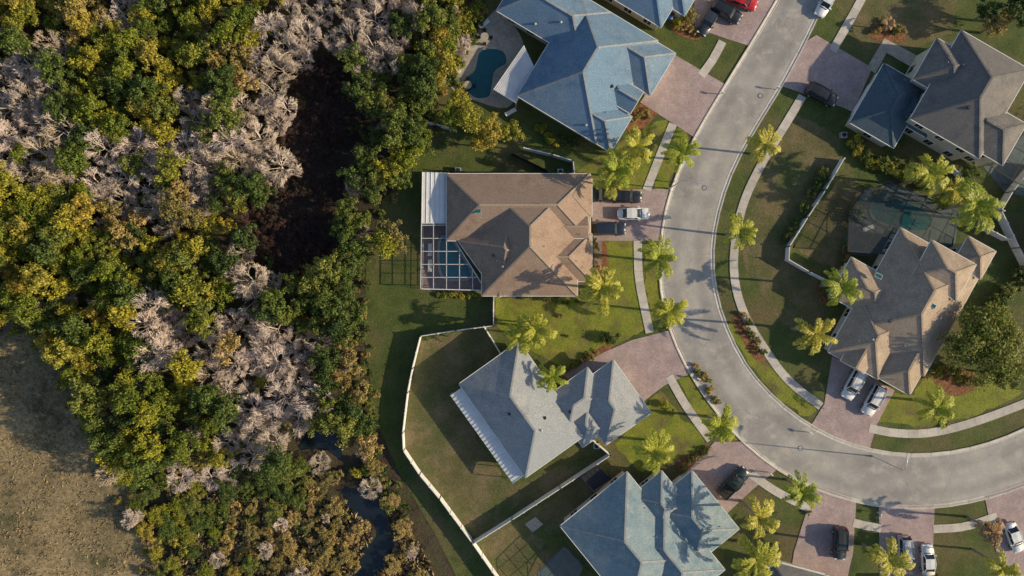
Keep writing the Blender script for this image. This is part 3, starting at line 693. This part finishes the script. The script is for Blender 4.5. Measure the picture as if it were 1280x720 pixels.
PT['shrubC']=[leafy('shrub_c%d'%i,88+i,1.2,1.5,12,55,.13,M['leafC'],sq=.7) for i in range(2)]
PT['big']=[leafy('big_tree_%d'%i,90+i,6.5,9,110,110,.2,M['leafB'],sq=.6,trunk=.45,cr=(.12,.2)) for i in range(1)]
PT['palm']=[palm('palm_%d'%i,100+i) for i in range(4)]
PT['palmdry']=[palm('dry_palm',110,5,2.2,14,M['palmdry'])]
def inst(name,me,loc,s=1,sz=None,parent=None):
    o=bpy.data.objects.new(name,me); COL.objects.link(o); o.location=loc; o.scale=(s,s,sz or s); o.rotation_euler=(0,0,random.uniform(0,6.28))
    if parent: o.parent=parent
    return o
def inside(x,y,P):
    c=False; j=len(P)-1
    for i in range(len(P)):
        xi,yi=P[i]; xj,yj=P[j]
        if (yi>y)!=(yj>y) and x<(xj-xi)*(y-yi)/(yj-yi)+xi: c=not c
        j=i
    return c
FP=[(-160,-100),(600,-100),(592,-20),(575,30),(552,95),(530,150),(508,205),(470,250),(448,300),(440,360),(442,430),(455,520),(470,590),(500,640),(530,720),(560,800),(215,800),(190,690),(158,610),(128,560),(90,500),(78,455),(45,410),(-30,392),(-160,370)]
Z=[('bare',*a) for a in [(325,125,55),(250,205,50),(190,240,42),(130,180,40),(60,200,38),(20,150,35),(450,45,40),(390,10,35),(340,455,62),(270,450,45),(290,580,50),(375,500,45),(300,335,30),(215,410,38),(80,60,20),(150,20,28),(345,40,30),(35,230,25),(10,80,25),(390,440,35),(450,590,20),(120,250,30),(230,180,28),(510,10,20)]]
Z+=[('greenA',*a) for a in [(35,310,60),(100,400,45),(60,270,35),(210,60,50),(250,95,35),(180,125,35),(50,25,45),(110,370,45),(125,470,45),(165,545,40),(225,535,45),(185,610,50),(250,640,50),(230,700,50),(260,350,30),(200,310,35),(290,20,30),(90,120,30),(480,185,20),(560,60,30),(580,10,25),(250,500,25),(130,60,25),(150,330,30),(425,60,15),(280,280,25),(300,170,14),(210,215,14),(90,190,14),(330,480,14)]]
Z+=[('greenB',*a) for a in [(440,280,30),(430,350,35),(435,410,30),(480,150,30),(420,530,25),(400,480,20),(510,90,30),(530,40,25),(350,380,30),(330,600,35),(200,350,25),(300,230,25),(170,90,25),(455,110,25),(360,640,30),(455,200,25),(160,205,16),(270,150,14)]]
Z+=[('olive',*a) for a in [(320,670,55),(380,680,40),(400,620,30),(500,680,35),(430,470,25),(240,590,25),(150,280,25),(300,70,25),(100,20,25),(470,560,25),(290,420,18),(230,240,16),(40,180,16)]]
Z+=[('brush',*a) for a in [(400,165,45),(380,235,45),(350,290,35),(400,310,25),(400,105,35),(330,200,15),(430,240,15),(420,140,30)]]
CRP=[(430,612),(443,622),(455,632),(466,642),(474,650),(478,665),(478,680),(470,694),(462,705),(455,720),(375,560),(385,553),(395,548),(412,552),(428,575)]
groups={k:empty(n) for k,n in {'greenA':'woodland_leafy_trees','greenB':'woodland_green_trees','olive':'woodland_olive_trees','bare':'woodland_bare_trees','brush':'woodland_red_brush','shrub':'woodland_undergrowth'}.items()}
def ztype(x,y,sg=.42):
    best=None;bs=9
    for k,cx,cy,r in Z:
        d=math.hypot(x-cx,y-cy)/r+(random.gauss(0,sg) if k!='brush' else random.gauss(.1,.08))
        if d<bs: bs=d;best=k
    if best=='greenA' and random.random()<.24: best='greenB'
    return best
pts=[]; grid={}
def ok(x,y,r):
    gx,gy=int(x//30),int(y//30)
    for i in(-1,0,1):
        for j in(-1,0,1):
            for (a,b) in grid.get((gx+i,gy+j),[]):
                if math.hypot(a-x,b-y)<r: return False
    return True
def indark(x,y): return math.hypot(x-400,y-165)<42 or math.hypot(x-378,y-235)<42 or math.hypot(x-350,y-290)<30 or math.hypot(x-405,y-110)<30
for _ in range(30000):
    x=random.uniform(-100,600); y=random.uniform(-70,775)
    if not inside(x,y,FP): continue
    k=ztype(x,y)
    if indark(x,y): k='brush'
    if not ok(x,y,{'bare':24,'brush':18}.get(k,20.5)*random.uniform(.82,1.15)): continue
    if min(math.hypot(x-a,y-b) for a,b in CRP)<22: continue
    grid.setdefault((int(x//30),int(y//30)),[]).append((x,y)); pts.append((x,y,k))
for x,y,k in pts:
    s=random.uniform(.55,1.1) if k!='bare' else random.uniform(.68,1.12)
    hs=1.25
    if x<200 and 330<y<560: hs=1.5
    if y>580: hs=.5
    if y>600 and k!='bare': s*=.75
    if k=='brush':
        for _ in range(2): inst('brush',random.choice(PT['brush']),W(x+random.uniform(-9,9),y+random.uniform(-9,9)),random.uniform(.8,1.3),parent=groups['brush'])
        continue
    ht=5.5*s*hs
    p=W(x,y,ht*.8); p.z=0
    inst('tree',random.choice(PT[k]),p,s,s*hs*random.uniform(.8,1.2),groups[k])
    if k!='bare' and random.random()<.15: inst('tree',random.choice(PT['bare']),p+Vector((random.uniform(-2,2),random.uniform(-2,2),0)),s*.7,s*1.0,groups['bare'])
n=0
while n<850:
    x=random.uniform(-60,610); y=random.uniform(-40,760)
    if not inside(x,y,FP): continue
    n+=1
    if min(math.hypot(x-a,y-b) for a,b in CRP)<18: continue
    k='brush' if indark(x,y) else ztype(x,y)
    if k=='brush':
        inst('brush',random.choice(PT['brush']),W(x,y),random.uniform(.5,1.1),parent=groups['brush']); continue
    kk={'greenA':'shrubA','greenB':'shrubB','olive':'shrubC','bare':random.choice(['shrubC','shrubA','shrubB','shrubB'])}[k]
    inst('shrub',random.choice(PT[kk]),W(x,y),random.uniform(.5,1.1),parent=groups['shrub'])
edge=resample(np.array(FP[2:14],float),step=9)
for a in edge:
    for _ in range(2):
        x=a[0]+random.gauss(4,8); y=a[1]+random.gauss(0,6)
        inst('shrub',random.choice(PT[random.choice(['shrubB','shrubC','shrubB'])]),W(x,y),random.uniform(.3,.75),parent=groups['shrub'])
edge=resample(np.array(FP[16:],float),step=9)
for a in edge:
    inst('shrub',random.choice(PT[random.choice(['shrubA','shrubC'])]),W(a[0]+random.gauss(-3,7),a[1]+random.gauss(3,6)),random.uniform(.3,.8),parent=groups['shrub'])
def tufts(name,poly,n,mat,hgt=.35):
    P=[]
    xs=[p[0] for p in poly]; ys=[p[1] for p in poly]
    while len(P)<n:
        cx=random.uniform(min(xs),max(xs)); cy=random.uniform(min(ys),max(ys)); sp=random.uniform(2,14)
        for _ in range(random.randint(3,40)):
            x=cx+random.gauss(0,sp); y=cy+random.gauss(0,sp)
            if inside(x,y,poly) and min(math.hypot(x-a,y-b) for a,b in CRP)>15:
                q=W(x,y); P.append((q.x,q.y,hgt*.3))
    P=np.array(P); n=len(P); nr=RNG.normal(size=(n,3)); nr[:,2]*=.5
    V,F=quads(P,nr,hgt*RNG.uniform(.3,1,n),RNG,.35)
    mk(name,V,F.tolist(),[mat])
tufts('field_grass',[(-60,400),(50,410),(85,460),(95,505),(135,560),(165,615),(195,690),(205,760),(-60,760)],8000,M['drygrass'],.28)
tufts('creek_grass',[(200,600),(500,640),(560,740),(220,740)],9000,M['drygrass'],.7)

def T(kind,px,py,s=1,sz=None,name='tree',hh=None):
    hh=hh if hh is not None else {'palm':7}.get(kind,5)*(sz or s); p=W(px,py,hh*.95); p.z=0
    return inst(name,random.choice(PT[kind]),p,s,sz,None)
for (x,y,s) in [(774,212,1.0),(790,185,1.0),(765,228,.8),(852,190,.9),(957,183,.92),(921,290,.9),(826,324,1.0),(1050,357,1.0),(1014,414,1.05),(750,360,1.2),(836,391,.95),(688,468,.8),(900,531,1.0),(820,562,1.05),(1003,613,.95),(948,646,1.1),(946,700,1.2),(1250,706,.9),(1172,508,1.0),(1107,702,1.1),(1210,255,1.2),(1190,240,.9),(1158,222,1.1),(668,412,1.0),(655,420,.9),(1225,268,1.0)]:
    T('palm',x,y,s,s*random.uniform(.85,1.0),'palm_tree')
T('palmdry',1237,660,.95,1,'palm_tree',5); T('palmdry',1110,30,.5,.4,'palm_tree',2)
for (x,y,s,k) in [(562,145,.9,'greenA'),(590,150,1.05,'greenA'),(615,162,.95,'greenA'),(575,125,.85,'greenA'),(638,165,.8,'greenA'),(602,178,.7,'greenA'),
    (488,288,.95,'olive'),(478,302,.95,'greenA'),(496,304,.85,'olive'),(515,182,1.0,'greenB'),(525,165,.8,'greenA'),(455,200,.9,'greenB'),(480,130,.95,'olive'),(500,220,.8,'greenB'),
    (660,405,.75,'greenA'),(1255,25,1.1,'olive'),(1240,12,.9,'greenB'),(865,18,.6,'olive'),(1280,10,1.2,'greenB'),(1262,470,1.0,'greenB'),(1215,215,.7,'greenB'),(1185,250,.8,'greenA')]:
    T(k,x,y,s,s*(1.35 if 470<x<500 and 280<y<310 else .95),'broadleaf_tree')
T('big',1240,430,1.0,1.0,'oak_tree',7)
def hedge(pts,name,kinds,step=7,s=(.35,.6),jit=2):
    e=empty(name); A=resample(np.array(pts,float),step=step)
    for a in A: inst('bush',random.choice(PT[random.choice(kinds)]),W(a[0]+random.gauss(0,jit),a[1]+random.gauss(0,jit)),random.uniform(*s),parent=e)
hedge([(592,12),(580,35),(562,70),(550,100)],'hedge',['shrubA'],5,(.9,1.3),5)
hedge([(572,-10),(556,30),(540,70)],'hedge',['shrubA','shrubB'],7,(.8,1.3),6)
hedge([(550,368),(575,368),(603,369)],'hedge',['shrubA'],5)
hedge([(1062,183),(1085,200),(1110,205),(1130,215),(1150,235)],'hedge',['shrubB','shrubA'],5,(.7,1.1),4)
hedge([(1030,215),(1012,245),(995,280),(985,300)],'hedge',['shrubB'],9,(.5,.9),3)
hedge([(742,305),(745,330),(740,345)],'hedge',['shrubB','shrubC'],6)
hedge([(790,150),(800,140),(812,145)],'hedge',['shrubC'],5)
hedge([(745,440),(710,460)],'hedge',['shrubB','shrubC'],6)
hedge([(672,160),(690,172),(715,180)],'hedge',['shrubB','shrubA'],6,(.6,.9))
hedge([(1160,470),(1185,465),(1215,478)],'hedge',['shrubC','shrubA'],6,(.5,.9),4)
hedge([(655,372),(700,376),(725,376)],'hedge',['shrubB'],8,(.25,.4))
hedge([(870,458),(880,475),(892,500)],'hedge',['shrubA','shrubC'],6,(.4,.6))
hedge([(930,395),(940,420),(952,440)],'hedge',['shrubC','shrubB'],7,(.4,.6))
hedge([(1060,310),(1048,340),(1028,365)],'hedge',['shrubB','shrubC'],6,(.4,.7))
hedge([(850,582),(868,568),(885,562)],'hedge',['shrubC','shrubB'],6,(.4,.6))
hedge([(600,30),(575,75),(566,105)],'hedge',['shrubB'],7,(.5,.8))
hedge([(1090,40),(1105,30),(1125,42)],'hedge',['shrubB','shrubC'],6,(.5,.7))
hedge([(1235,395),(1250,360),(1275,340)],'hedge',['shrubB'],8,(.8,1.2),4)
hedge([(843,30),(862,38),(880,42)],'hedge',['shrubC','shrubA'],6,(.4,.7))
for (x,y,s,k) in [(765,421,1.0,'shrubB'),(756,424,.8,'shrubB'),(1070,262,1.1,'shrubB'),(1092,238,.8,'shrubA'),(1063,275,.8,'shrubB'),(700,395,.4,'shrubC'),(1180,530,.5,'shrubC'),(830,505,.7,'shrubA'),(838,515,.6,'shrubB'),(710,420,.35,'shrubA'),(1230,655,.7,'shrubC'),(1010,640,.4,'shrubB')]:
    inst('bush',random.choice(PT[k]),W(x,y),s)

# ---------------------------------------------------------------- light, sky, camera
EL=23; AZ=-6
w=bpy.data.worlds.new('World'); scene.world=w; w.use_nodes=True; nt=w.node_tree
sky=nt.nodes.new('ShaderNodeTexSky'); sky.sky_type='NISHITA'; sky.sun_disc=False; sky.sun_elevation=math.radians(EL); sky.sun_rotation=math.radians(90-AZ)
nt.links.new(sky.outputs[0],nt.nodes['Background'].inputs[0]); nt.nodes['Background'].inputs[1].default_value=.125
sd=bpy.data.lights.new('sun','SUN'); sd.energy=5; sd.angle=math.radians(.5); sd.color=(1,.81,.53)
so=bpy.data.objects.new('sun',sd); COL.objects.link(so)
d=Vector((math.cos(math.radians(EL))*math.cos(math.radians(AZ)),math.cos(math.radians(EL))*math.sin(math.radians(AZ)),math.sin(math.radians(EL))))
so.rotation_euler=d.to_track_quat('Z','Y').to_euler()
cd=bpy.data.cameras.new('camera'); cd.lens=24; cd.sensor_width=36; cd.clip_end=4000
co=bpy.data.objects.new('camera',cd); COL.objects.link(co); co.location=(0,0,H); scene.camera=co
scene.view_settings.view_transform='Standard'; scene.view_settings.look='None'; scene.view_settings.exposure=0
